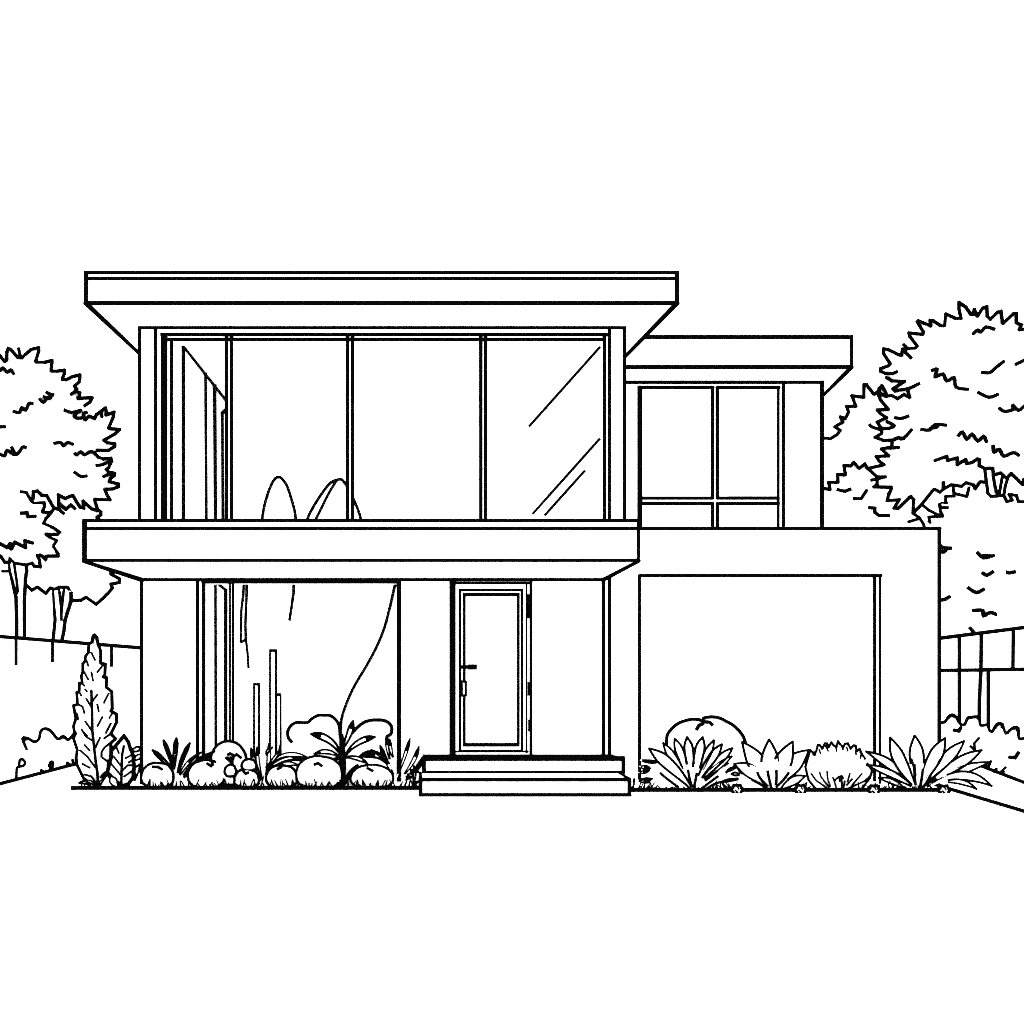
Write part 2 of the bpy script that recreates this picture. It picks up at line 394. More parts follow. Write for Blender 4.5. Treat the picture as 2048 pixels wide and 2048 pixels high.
# ------------------------------------------------------------------ things seen through the windows
def chair(cx, w0, apex, label, dx=0, inner=False, Y=16.0):
    e = empty('lounge_chair', (X(cx, Y), Y, zt), label, 'chair', 'pointed-back chairs in the upper room')
    hw = w0
    pts = [(cx-hw, 1041), (cx-hw*.93, 1020), (cx-hw*.78, 995), (cx-hw*.5, 966), (cx-hw*.2+dx, apex+2), (cx+dx, apex-1), (cx+hw*.2+dx, apex+3), (cx+hw*.5, 975), (cx+hw*.78, 1006), (cx+hw*.93, 1026), (cx+hw, 1041)]
    return e, pts
def chair_build(arch, label, extra=None, Y=16.0):
    cx = (arch[0][0]+arch[-1][0])/2
    e = empty('lounge_chair', (X(cx, Y), Y, zt), label, 'chair', 'pointed-back chairs in the upper room')
    a = smooth(arch, 4)
    low = [(arch[-1][0], 1090), (arch[0][0], 1090)]
    p = Part(PAPER); p.blob(a+low, Y, .09, 8); p.ink(a, 5)
    if extra: p.ink(smooth(extra, 4), 4.6, eps=.01)
    p.build('backrest', e)
    zs = zt+.42; xa, xb = X(arch[0][0], Y), X(arch[-1][0], Y)
    p = Part(PAPER); p.wbox(xa, xb, Y+.0, Y+.5, zs-.06, zs); p.build('seat', e)
    for sx in (xa+.03, xb-.07):
        for sy in (Y+.02, Y+.44):
            p = Part(PAPER); p.wbox(sx, sx+.04, sy, sy+.04, zt+.002, zs-.061); p.build('leg', e)
chair_build(Q([(245, 560), (255, 480), (275, 390), (305, 300), (340, 230), (375, 208), (405, 225), (440, 275), (470, 360), (500, 470), (512, 560)], 3.864, 460, 900),
            'narrower chair back with a pointed top, left of the second window mullion')
chair_build(Q([(590, 560), (610, 500), (660, 410), (720, 320), (780, 250), (850, 226), (880, 245), (915, 300), (965, 400), (1000, 490), (1018, 560)], 3.864, 460, 900),
            'wider chair back with a slanting inner line, crossed by the second window mullion',
            Q([(650, 560), (700, 460), (760, 340), (820, 240)], 3.864, 460, 900))
for (a, b, t, lab) in ((508, 518, 1368, 'middle-height slim post inside the ground window, standing apart on the left'),
                       (540, 552, 1301, 'tallest slim post inside the ground window'),
                       (554, 561.5, 1389, 'shortest slim post inside the ground window, touching the tallest one')):
    Y = 14.85+(.1 if a > 552 else 0); p = Part(PAPER)
    p.box(a, t, b, 1304+(EYE-.362)*F/Y, Y, Y+.07)
    if a != 554: p.ink([(a, t), (a, 1530)], 3.8, Y)
    p.ink([(b, t), (b, 1530)], 3.4 if a == 554 else 4.6, Y); p.ink([(a, t), (b, t)], 5, Y)
    tag(p.build('slim_post'), lab, 'post', 'slim posts inside the ground window')
# curtains
cur = smooth(Q([(1672, 85), (1655, 140), (1625, 270), (1580, 440), (1520, 590), (1440, 740), (1350, 890), (1290, 1020), (1250, 1140), (1240, 1240), (1240, 1330)], 3.864, 360, 1140), 4)
p = Part(PAPER); p.blob(cur+[(720, 1540), (797, 1540), (815, 1540), (815, 1162)], 15.3, .05, 24); p.ink(cur, 5)
tag(p.build('curtain'), 'white curtain with a long curved hem, drawn to the right of the ground window', 'curtain')
p = Part(PAPER); band = [(488, 1162), (486, 1190), (482, 1225), (481.5, 1284), (487, 1284), (490, 1275), (491, 1245), (494, 1162)]
p.blob(band, 15.0, .012, 4); p.ink(band[:4], 4.4); p.ink([(482, 1285), (489, 1281)], 4.4); p.ink([(494, 1162), (493, 1200), (491, 1250), (492, 1280), (495, 1305), (497, 1335)], 4.6)
tag(p.build('curtain'), 'thin hanging curtain strip with a long tail, near the ground window mullion', 'curtain')
p = Part(PAPER); p.wink([W(588, 1160, 15), W(587, 1185, 15), W(583, 1215, 15), W(579, 1240, 15)], 5.2)
tag(p.build('blind_cord'), 'short black cord hanging from the top of the ground window', 'cord')

# ------------------------------------------------------------------ garden edging and grass
def edging(a, b, y, label):
    p = Part(PAPER); Y = EYE*F/(y+3.5-CY)
    p.wbox(X(a, Y), X(b, Y), Y, Y+.05, 0.001, 8.2*Y/F, 1)
    tag(p.build('garden_edging'), label, 'edging')
edging(141, 840, 1576.8, 'low black bed edging left of the front steps')
edging(1259, 1886, 1580.8, 'low black bed edging right of the front steps')
rnd = random.Random(4)
p = Part(PAPER)
def tick(x, y, h, lean, Y=14.02, w=4):
    p.seg(W(x, y, Y), W(x+lean, y-h, Y), 1.2*w/2*Y/F, 1.2*Y/F)
def row(a, b, y, lo, hi, Y, s0, s1, ln=7):
    x = a
    while x < b:
        tick(x, y, rnd.uniform(lo, hi), rnd.uniform(-ln, ln), Y, rnd.uniform(2.6, 4.4)); x += rnd.uniform(s0, s1)
for a, b in ((165, 205), (290, 345), (385, 445), (452, 468), (472, 512), (540, 590), (592, 678), (705, 780)):
    row(a, b, 1573, 5, 16, 13.98, 4, 8)
for a, b in ((345, 378), (512, 536), (680, 703), (784, 838)): row(a, b, 1573, 5, 22, 14.02, 6, 10)
for a, b in ((1264, 1310), (1425, 1470), (1600, 1618), (1718, 1800)): row(a, b, 1577, 4, 16, 13.9, 3, 6, 9)
row(1300, 1425, 1577, 2, 6, 13.9, 7, 14); row(1800, 1880, 1577, 2, 6, 13.9, 6, 12)
tag(p.build('grass'), 'short dark grass blades along the bed edging', 'grass', kind='stuff')

# ------------------------------------------------------------------ boulders
def boulder(x0, x1, top, bot, label, marks=(), Y=14.28, w=5.2, n=26, flat=.72, wob=1.0, wr_=None):
    cx = (x0+x1)/2; rx = (x1-x0)/2; H = bot-top; r = random.Random(int(x0*7+top))
    cy = top+H*.55; pts = []
    for k in range(n):
        t = 2*math.pi*k/n; c, s_ = math.cos(t), math.sin(t)
        xx = cx+rx*math.copysign(abs(c)**.88, c)
        yy = cy-(H*.55)*s_ if s_ > 0 else cy-(H*.45)*math.copysign(abs(s_)**.7, s_)
        pts.append((xx+r.uniform(-wob, wob)*.6, yy+r.uniform(-wob, wob)*.6))
    pts = smooth(pts, 2, True)
    p = Part(STONE); p.blob(pts, Y, rx*Y/F*.8 if rx*Y/F < .3 else .25); p.ink(pts, w, closed=True)
    for mk in marks: p.ink(mk, 5, eps=.006)
    # rest the boulder on the ground
    return tag(p.build('boulder'), label, 'boulder', 'rounded boulders in the left bed')
R1 = lambda pts: Q(pts, 6.44, 130, 1400)
R2 = lambda pts: Q(pts, 8.05, 400, 1400)
R3 = lambda pts: Q(pts, 6.44, 560, 1400)
boulder(283, 347, 1526, 1575, 'leftmost boulder of the left bed, beside the house corner', [R1([(1135, 860), (1200, 862), (1245, 890)])])
boulder(376, 449, 1521, 1575, 'boulder with a small hooked mark, right of the first grass tuft', [R1([(1835, 820), (1880, 850), (1905, 830), (1890, 800)])])
boulder(420, 494, 1483, 1570, 'tallest boulder of the left bed, marked with branching cracks, behind two others',
        [R2([(445, 880), (485, 860), (525, 880)]), R2([(530, 960), (545, 900), (590, 875), (655, 925)]), R2([(420, 930), (480, 940), (530, 920)]), R2([(430, 940), (500, 1000), (520, 1040)]), R2([(520, 920), (520, 1040)])], Y=14.36)
boulder(450, 472, 1530, 1553, 'small round stone low between the tallest boulder and its neighbours', Y=14.14, w=4.8)
boulder(484, 512, 1519, 1541, 'small oval stone under the spiky plant left of the fern', Y=14.2, w=5)
boulder(469, 517, 1539, 1575, 'low boulder with a dark dimple below the small oval stone', [R2([(700, 1150), (735, 1185), (775, 1170)])], Y=14.2)
boulder(533, 594, 1531, 1575, 'boulder under the fern, left of the widest boulder', [R2([(1250, 1110), (1290, 1090), (1320, 1060)])], Y=14.24)
boulder(593, 684, 1513, 1576, 'widest boulder of the left bed, under the arching plant', [R3([(445, 830), (490, 812), (535, 845)])], Y=14.2)
boulder(702, 785, 1531, 1576, 'rightmost boulder of the left bed, near the steps', [R3([(1130, 880), (1190, 910)])], Y=14.2)

# ------------------------------------------------------------------ leaves
def blade(parent, base, tip, w, bend=0.0, Y=14.2, dY=-.05, start=.2, iw=5, pos=.6, taper=1.0, n=14, name='leaf', end=1.0, vein=None, solid=None):
    bx, by = base; tx, ty = tip
    dx, dy = tx-bx, ty-by; L = math.hypot(dx, dy)
    nx, ny = -dy/L, dx/L
    c = (bx+dx*.5+nx*bend, by+dy*.5+ny*bend)
    Ls, Rs, Cs = [], [], []
    for i in range(n+1):
        t = i/n
        x = (1-t)**2*bx+2*t*(1-t)*c[0]+t*t*tx; y = (1-t)**2*by+2*t*(1-t)*c[1]+t*t*ty
        ex = 2*(1-t)*(c[0]-bx)+2*t*(tx-c[0]); ey = 2*(1-t)*(c[1]-by)+2*t*(ty-c[1]); l = math.hypot(ex, ey) or 1
        u = t/pos if t < pos else (1-t)/(1-pos)
        hw = w/2*math.sin(math.pi/2*max(0, u))**taper
        if t < pos: hw = max(hw, w*.12)
        mx_, my_ = -ey/l, ex/l
        Yt = Y+dY*t
        Ls.append((x+mx_*hw, y+my_*hw, Yt)); Rs.append((x-mx_*hw, y-my_*hw, Yt)); Cs.append((x, y, Yt))
    p = Part(PAPER); th = max(.006, w*Y/F*.12)
    vs = []
    for a, b, c_ in zip(Ls, Rs, Cs):
        C0 = W(*c_)
        vs += [W(*a), C0+Vector((0, -th*.5, 0)), W(*b), C0+Vector((0, th*.5, 0))]
    fs = []
    for i in range(n):
        for k in range(4): fs.append((4*i+k, 4*i+(k+1) % 4, 4*i+4+(k+1) % 4, 4*i+4+k))
    p.add(vs, fs)
    s0 = int(start*n)
    off = Vector((0, -.004, 0))
    for side in (Ls, Rs):
        for i in range(s0, n):
            a, b = W(*side[i])+off, W(*side[i+1])+off
            p.seg(a, b, 1.08*iw/2*Y/F, 1.08*iw/2*Y/F)
    if solid is not None:
        for i in range(int(solid*n), n):
            u0, u1 = [max(.0, w/2*math.sin(math.pi/2*((1-k/n)/(1-pos) if k/n > pos else k/n/pos)))*Y/F for k in (i, i+1)]
            p.seg(W(*Cs[i])+off, W(*Cs[i+1])+off, max(u0, .003), max(u1, .003))
    if vein: p.wink([W(*Cs[i])+Vector((0, -th, 0)) for i in range(int(vein[0]*n), int(vein[1]*n)+1)], 3.4)
    return p.build(name, parent)

def plant(name, base, label, cat, leaves, group=None, Y=14.2, strokes=(), sw=4, **dflt):
    e = empty(name, (X(base[0], Y), Y, 0), label, cat, group)
    for i, lf in enumerate(leaves):
        lf = {**dflt, **lf}; b = lf.pop('b', base); t = lf.pop('t'); w_ = lf.pop('w'); z = lf.pop('z', 0)
        blade(e, b, t, w_, Y=Y-.012*z, **lf)
    if strokes:
        for s_ in strokes:
            p = Part(PAPER); p.ink(smooth(s_, 3), sw, Y-.09); p.build('leaf_rib', e)
    return e
L_ = lambda tx, ty, w, bend=0, **k: dict(t=(tx, ty), w=w, bend=bend, **k)
PG = 'spiky grass-like plants in the left bed'
plant('spiky_plant', (350, 1548), 'spiky tuft with dark blade tips between the first two boulders', 'plant',
      [L_(305, 1500, 7, 4, pos=.75), L_(327, 1480, 6, 3, pos=.8), L_(353, 1476, 7, 0, pos=.8, b=(347, 1545)), L_(380, 1486, 6, -6, pos=.75, b=(354, 1555)),
       L_(404, 1504, 6, -14, b=(356, 1560), iw=3.2), L_(430, 1503, 7, -16, b=(360, 1562), iw=3.6), L_(420, 1513, 6, -12, b=(362, 1564), iw=4)], PG, Y=14.32, solid=.6)
plant('spiky_plant', (528, 1570), 'spiky tuft rising between the low boulder and the fern', 'plant',
      [L_(502, 1496, 8, -6, pos=.8, iw=3.4), L_(514, 1494, 6, -7, pos=.7), L_(537, 1487, 7, 8, b=(529, 1560), pos=.7),
       L_(560, 1492, 6, 14, b=(530, 1562), iw=4), L_(507, 1518, 5, -8, iw=3, b=(522, 1545)), ], PG, Y=14.3, solid=.8, iw=3.2)
plant('fern', (560, 1540), 'arching fern over the boulders left of the cloud-shaped shrub', 'fern',
      [L_(621, 1518, 9, -38, b=(533, 1540), pos=.5, iw=3.5), L_(612, 1520, 7, -30, b=(533, 1545), pos=.5, iw=3.5), L_(604, 1522, 10, -34, b=(536, 1550), pos=.5, iw=3.5),
       L_(600, 1532, 8, -22, b=(545, 1546), pos=.5, iw=3.5), L_(533, 1510, 5, 6, b=(545, 1495), iw=4), L_(560, 1500, 5, 3, b=(532, 1535), iw=3.6)], Y=14.25, start=.05)
plant('arching_plant', (683, 1545), 'arching plant with five long bowed leaves above the widest boulder', 'plant',
      [L_(622, 1468, 12, 22, pos=.75, b=(683, 1512), iw=5), L_(706, 1442, 10, 4, pos=.75, b=(684, 1500), iw=4.6),
       L_(750, 1474, 10, -17, pos=.75, b=(690, 1512), iw=4.6), L_(628, 1508, 8, 16, pos=.6, b=(680, 1515), iw=4), L_(735, 1527, 7, -10, b=(688, 1515), iw=4),
       L_(660, 1541, 6, 16, b=(684, 1515), iw=4), L_(676, 1542, 5, 6, b=(684, 1518), iw=3.4), L_(684, 1573, 8, 0, b=(685, 1490), iw=7.5, pos=.5),
       L_(690, 1568, 5, 8, b=(716, 1530), iw=4.8), L_(684, 1470, 5, 0, b=(684, 1515), iw=6)], Y=14.24, solid=.84, start=.0)
plant('arching_plant', (770, 1535), 'single leaf bowed over the rightmost boulder', 'plant',
      [L_(720, 1512, 12, 30, b=(782, 1538), pos=.75, iw=5), L_(742, 1499, 4, 6, b=(780, 1532), iw=3.6)], Y=14.2, solid=.7)
plant('spiky_plant', (792, 1558), 'spiky tuft against the wall corner beside the front steps', 'plant',
      [L_(760, 1490, 7, -4, pos=.8), L_(772, 1474, 5, -2, pos=.7, b=(781, 1525)), L_(779, 1478, 6, -4, pos=.75, b=(788, 1520)), L_(820, 1477, 6, 3, pos=.8),
       L_(838, 1492, 7, 10, pos=.75, b=(802, 1555)), L_(848, 1510, 7, 14, b=(804, 1560), pos=.7, iw=4), L_(842, 1520, 4, 8, b=(806, 1558), iw=3)], PG, Y=14.24, solid=.72, iw=3.2)
plant('fern', (825, 1570), 'small curled fern squeezed against the lower step', 'fern',
      [L_(812, 1560, 4, 5, iw=3.5, b=(826, 1555)), L_(828, 1532, 5, 4, iw=4, b=(826, 1570)), L_(838, 1545, 5, -5, iw=3.6, b=(818, 1542)), L_(836, 1562, 4, 3, iw=3.2, b=(822, 1570)), L_(815, 1548, 4, 3, iw=3, b=(828, 1556))], Y=14.2)

# cloud shrub (two lobes)
def shrub(name, label, cat, poly, strokes, Y, D, w=6, marks=(), mw=5, group=None, step=None, mat_=None, parts=None, eps=.006):
    p = Part(mat_ or PAPER); p.blob(poly, Y, D, step)
    for s_ in strokes: p.ink(s_, w)
    for s_ in marks: p.ink(s_, mw, eps=eps)
    return tag(p.build(name), label, cat, group)
lobe = smooth(R3([(150, 540), (110, 490), (97, 420), (125, 350), (180, 300), (240, 288), (350, 288), (410, 240), (490, 198), (560, 195), (640, 198), (700, 235), (745, 290), (765, 350), (775, 450), (790, 560)]), 4)
shrub('cloud_shrub', 'cloud-shaped shrub with a lower left bump, below the ground window', 'shrub', lobe+[(683, 1570), (600, 1570), (590, 1530)], [lobe], 14.42, .07, 5.4)
lobe = smooth(R3([(800, 560), (850, 500), (930, 420), (1010, 340), (1090, 285), (1180, 260), (1300, 258), (1380, 280), (1430, 330), (1440, 390), (1425, 440), (1375, 480), (1400, 540)]), 4)
shrub('cloud_shrub', 'smooth rounded shrub bending right from the arching plant', 'shrub', lobe+[(782, 1570), (690, 1570), (684, 1500)], [lobe], 14.41, .07, 5.6)

# cone shrub
C3 = lambda pts: Q(pts, 5.367, 0, 1240)
outl = C3([(1040, 1790), (960, 1745), (900, 1700), (850, 1600), (830, 1560), (820, 1480), (830, 1390), (790, 1270), (815, 1215), (800, 1200), (790, 1140), (815, 1060), (790, 920), (835, 905), (825, 780), (850, 770), (850, 680), (885, 680), (875, 600), (890, 560), (890, 470), (915, 440), (920, 390), (950, 350), (955, 260), (985, 240), (1000, 170), (1015, 160), (1040, 190), (1055, 270), (1080, 330), (1078, 460), (1130, 475), (1125, 590), (1110, 610), (1145, 620), (1140, 720), (1200, 770), (1205, 950), (1190, 975), (1250, 1010), (1250, 1100), (1190, 1220), (1240, 1275), (1190, 1320), (1190, 1480), (1170, 1520), (1160, 1610), (1140, 1660), (1070, 1770)])
e = empty('cone_shrub', W(193, 1574, 14.3), 'tall pointed cone shrub left of the house', 'shrub')
p = Part(PAPER); p.blob(outl, 14.3, .18, 9); p.ink(outl, 6)
for s_ in ([(980, 350), (1020, 430)], [(930, 440), (945, 490)], [(1100, 490), (1045, 560)], [(905, 560), (945, 640)], [(980, 560), (1000, 655)], [(880, 680), (905, 705)], [(915, 745), (930, 765)], [(850, 770), (870, 810)], [(1045, 800), (995, 870)], [(925, 845), (980, 935)], [(1165, 790), (1115, 890)], [(840, 905), (885, 930), (905, 1000)], [(1045, 905), (1060, 980)], [(820, 1000), (840, 1065)], [(1100, 1040), (1045, 1140)], [(1190, 1110), (1135, 1215)], [(1200, 1010), (1175, 1050)], [(915, 1090), (985, 1190)], [(875, 1175), (920, 1250), (1000, 1300)], [(890, 1200), (930, 1240)], [(1075, 1260), (1025, 1370)], [(1190, 1220), (1120, 1270)], [(905, 1340), (960, 1400)], [(860, 1400), (940, 1470), (1020, 1580)], [(885, 1545), (960, 1585)], [(910, 1660), (980, 1680), (1025, 1745)], [(1130, 1635), (1080, 1690)], [(1250, 1270), (1120, 1370), (1090, 1420), (1090, 1470)], [(1100, 1480), (1160, 1520)]):
    p.ink(C3(s_), 3.8, eps=.008)
p.build('crown', e)
p = Part(PAPER); p.blob(outl, 14.3, .18, 9); h = p.hf; p = Part(PAPER); p.hf = h; p.Y = 14.3
p.ink(C3([(980, 755), (988, 1000), (990, 1180), (1010, 1370), (1025, 1500), (1045, 1640), (1055, 1780)]), 5, eps=.02); p.build('trunk', e)
outl = C3([(1300, 1790), (1200, 1720), (1150, 1640), (1170, 1560), (1190, 1480), (1195, 1400), (1240, 1350), (1290, 1290), (1330, 1240), (1380, 1310), (1400, 1380), (1430, 1450), (1440, 1560), (1430, 1690), (1380, 1760)])
e = empty('leafy_shrub', W(242, 1574, 14.12), 'small pointed leaf-shaped shrub between cone shrub and house corner', 'shrub')
p = Part(PAPER); p.blob(outl, 14.17, .05, 6); p.ink(outl, 6.4, closed=True)
for s_ in ([(1220, 1465), (1300, 1570)], [(1190, 1540), (1300, 1670)], [(1170, 1640), (1290, 1760)], [(1400, 1455), (1345, 1485)], [(1410, 1510), (1380, 1530)], [(1420, 1560), (1370, 1560), (1310, 1620)], [(1430, 1610), (1335, 1680)], [(1250, 1370), (1275, 1430)]):
    p.ink(C3(s_), 3.6, eps=.008)
p.build('crown', e); h = p.hf
p = Part(PAPER); p.hf = h; p.Y = 14.17; p.ink(C3([(1330, 1350), (1310, 1450), (1305, 1600), (1300, 1785)]), 4.6, eps=.015); p.build('trunk', e)
plant('leafy_plant', (270, 1568), 'low leaves tucked between the leaf-shaped shrub and the first boulder', 'plant',
      [L_(281, 1494, 9, 4, b=(262, 1500), iw=4.6), L_(282, 1508, 9, 3, b=(266, 1520), iw=4), L_(280, 1528, 10, -6, b=(268, 1566), iw=4.4), L_(262, 1505, 6, 2, iw=4, b=(272, 1560))], Y=14.26)
plant('leafy_plant', (190, 1574), 'low ground leaves at the foot of the cone shrub', 'plant',
      [L_(158, 1566, 6, 8, b=(185, 1572), iw=4.5), L_(170, 1562, 5, 6, b=(192, 1572), iw=3.6), L_(222, 1552, 14, -3, b=(236, 1574), iw=4), L_(206, 1560, 5, -3, b=(198, 1573), iw=3.4)], Y=14.13)

# ------------------------------------------------------------------ right bed
R5 = lambda pts: Q(pts, 6.9, 1240, 1400)
R6 = lambda pts: Q(pts, 6.44, 1460, 1440)
a1 = smooth(R5([(640, 600), (650, 490), (700, 410), (790, 330), (900, 285), (1000, 265), (1090, 270), (1180, 300), (1240, 310), (1275, 345)]), 4)
a2 = smooth(R5([(1150, 250), (1200, 238), (1280, 232), (1380, 250), (1460, 290), (1560, 345), (1640, 420), (1700, 500), (1735, 600), (1745, 700), (1770, 820), (1790, 910)]), 4)
tail = [(1498, 1576), (1335, 1576)]
shrub('round_shrub', 'large smooth round shrub in front of the garage door', 'shrub', a1[:-9]+a2+tail, [a1, a2], 14.4, .08, 5.6, [R5([(1060, 400), (1090, 350), (1140, 330)])], 6)
AG = 'pointed-leaf agaves in the right bed'
plant('agave', (1385, 1580), 'agave with many narrow upright leaves in front of the round shrub', 'agave',
      [L_(1326, 1486, 14, 3, start=.45, pos=.75, iw=4.6, z=1), L_(1349, 1477, 15, 3, start=.5, pos=.78, iw=4.8, z=2), L_(1428, 1480, 14, -3, start=.45, pos=.75, iw=4.8, z=1),
       L_(1465, 1496, 14, -6, start=.35, pos=.78, iw=4.8, z=1), L_(1464, 1512, 12, -6, start=.55, pos=.7, iw=4, z=0),
       L_(1444, 1488, 16, -4, start=.35, pos=.75, iw=5, z=2), L_(1298, 1497, 22, 9, start=.1, pos=.68, iw=5, z=3),
       L_(1374, 1474, 17, 2, start=.5, pos=.78, iw=5.2, z=3), L_(1405, 1474, 18, -2, start=.45, pos=.78, iw=5.2, z=4)],
      AG, Y=13.98, strokes=[R5([(940, 970), (960, 1080), (990, 1190)]), R5([(1060, 1010), (1040, 1120), (1015, 1220)]), R5([(560, 1012), (640, 1080), (800, 1200)]), R5([(1335, 985), (1180, 1110)]), R5([(1350, 1055), (1180, 1180), (1120, 1225)]), R5([(1200, 1220), (1300, 1160), (1440, 1120), (1620, 1085)]), R5([(1440, 905), (1490, 870)]), R5([(1465, 1000), (1570, 920)])], sw=4.6)
plant('agave', (1542, 1580), 'agave with five broad short leaves, between the round shrub and the grass ball', 'agave',
      [L_(1484, 1484, 36, 8, start=.62, pos=.5, iw=5.2, z=1), L_(1617, 1500, 34, -8, start=.42, pos=.6, iw=5, z=1),
       L_(1538, 1479, 34, 0, start=.62, pos=.55, iw=5.4, z=2), L_(1585, 1483, 34, -2, start=.62, pos=.55, iw=5.4, z=3),
       L_(1468, 1528, 26, 16, start=.1, pos=.6, iw=4.6, z=0), L_(1610, 1552, 16, -6, start=.1, pos=.6, iw=4.6, z=0, b=(1560, 1580))],
      AG, Y=13.98, strokes=[R6([(355, 680), (390, 750), (480, 850)]), R6([(485, 660), (505, 760), (530, 870)]), R6([(598, 650), (600, 740), (592, 830)]), R6([(755, 680), (690, 770), (600, 860)]), R6([(290, 775), (360, 810), (450, 865)])], sw=4.8)
ball = R6([(1100, 885), (1010, 770), (990, 690), (970, 600), (1000, 500), (1020, 430), (1030, 385), (1060, 410), (1085, 450), (1110, 400), (1130, 320), (1160, 325), (1190, 370), (1220, 300), (1250, 300), (1270, 350), (1305, 285), (1340, 330), (1370, 350), (1390, 270), (1420, 310), (1455, 360), (1480, 305), (1520, 300), (1555, 370), (1590, 325), (1620, 330), (1630, 400), (1670, 370), (1700, 440), (1740, 500), (1770, 560), (1830, 650), (1800, 750), (1700, 885)])
shrub('grass_ball', 'ball-shaped grass clump with a scalloped top, right of the broad-leaved agave', 'grass clump', ball, [ball[:31], ball[31:]], 14.14, .14, 4.2,
      [R6(s_) for s_ in ([(1150, 380), (1165, 430)], [(1230, 330), (1265, 400)], [(1360, 330), (1375, 400)], [(1450, 330), (1455, 380)], [(1500, 350), (1520, 400)], [(1620, 400), (1625, 440)], [(1690, 440), (1680, 490)], [(1090, 410), (1100, 450)],
                         [(1045, 690), (1110, 780), (1240, 870)], [(1155, 670), (1170, 730), (1270, 860)], [(1250, 660), (1260, 760), (1290, 850)], [(1325, 740), (1345, 790), (1365, 860)], [(1350, 780), (1400, 730), (1440, 715), (1460, 750)], [(1410, 740), (1415, 790)], [(1440, 740), (1440, 860)], [(1480, 790), (1465, 860)], [(1545, 690), (1515, 790)], [(1575, 760), (1505, 840)], [(1700, 690), (1590, 820), (1550, 880)], [(1820, 710), (1730, 790), (1530, 880)])], 3.2)
plant('agave', (1835, 1580), 'largest agave with long spreading leaves, at the right end of the bed', 'agave',
      [L_(1732, 1503, 17, 16, start=.12, pos=.6, iw=5, z=0), L_(1733, 1530, 13, 12, start=.15, pos=.6, iw=4.6, z=1), L_(1757, 1556, 9, 9, start=.1, pos=.6, iw=4.4, z=2, b=(1812, 1580)),
       L_(1980, 1524, 17, -12, start=.2, pos=.6, iw=4.6, z=0), L_(1963, 1500, 21, -4, start=.25, pos=.7, iw=5, z=1), L_(1928, 1482, 22, -3, start=.28, pos=.7, iw=5, z=2),
       L_(1983, 1572, 17, -42, start=.3, pos=.6, iw=4.8, z=3, b=(1862, 1572)), L_(1953, 1578, 9, -18, start=.25, pos=.6, iw=4.4, z=4, b=(1880, 1566)),
       L_(1780, 1475, 24, -8, start=.15, pos=.65, iw=5.2, z=3), L_(1890, 1476, 26, -1, start=.38, pos=.68, iw=5.2, z=3), L_(1829, 1471, 28, 4, start=.5, pos=.65, iw=5.2, z=5)],
      AG, Y=13.98, strokes=[Q(s_, 5.682, 1740, 1300) for s_ in ([(470, 1240), (500, 1340), (517, 1530)], [(505, 1300), (515, 1420)], [(602, 1355), (590, 1450), (565, 1580)], [(690, 1420), (640, 1510), (580, 1580)], [(745, 1460), (650, 1520), (590, 1570)])], sw=4.6)
plant('leafy_plant', (1270, 1575), 'low dark leaves beside the lower step at the garage wall', 'plant',
      [L_(1301, 1537, 8, 0, b=(1279, 1533), iw=3.6), L_(1299, 1541, 6, 2, b=(1276, 1545), iw=3.2), L_(1305, 1557, 9, 4, b=(1273, 1560), iw=3.2), L_(1300, 1565, 6, -2, b=(1276, 1562), iw=3.6), L_(1316, 1524, 5, 2, b=(1280, 1520), iw=4.6), L_(1268, 1556, 3, 0, b=(1268, 1572), iw=2.6)], Y=14.25, solid=.55)
plant('leafy_plant', (1480, 1570), 'small leaves between the narrow-leaved and the broad-leaved agave', 'plant',
      [L_(1463, 1548, 6, 2, b=(1480, 1550), iw=4.6), L_(1453, 1543, 5, 2, b=(1474, 1534), iw=4.4), L_(1484, 1548, 6, -3, b=(1470, 1528), iw=4), L_(1440, 1565, 5, 3, b=(1482, 1558), iw=4)], Y=14.22)
def rosette(cx, cy, label):
    pts = []
    for k in range(24):
        t = 2*math.pi*k/24; r = 10+1.8*math.cos(6*t); pts.append((cx+r*1.1*math.cos(t), cy+r*.85*math.sin(t)))
    p = Part(PAPER); p.blob(pts, 13.66, .05, 4); p.ink(pts, 5.4, closed=True); p.ink([(cx-3, cy+2), (cx+1, cy+5)], 3, eps=.01); p.ink([(cx+2, cy-4), (cx+4, cy)], 3, eps=.01)
    for v in range(0): pass
    tag(p.build('ground_rosette'), label, 'rosette plant', 'small rosettes on the bed edging')
rosette(1474, 1579, 'small rosette on the edging between narrow-leaved and broad-leaved agave')
rosette(1601, 1579, 'small rosette on the edging below the gap before the grass ball')
rosette(1748, 1580, 'small rosette on the edging between the grass ball and the largest agave')
rosette(1888, 1580, 'small rosette where the bed edging meets the path')

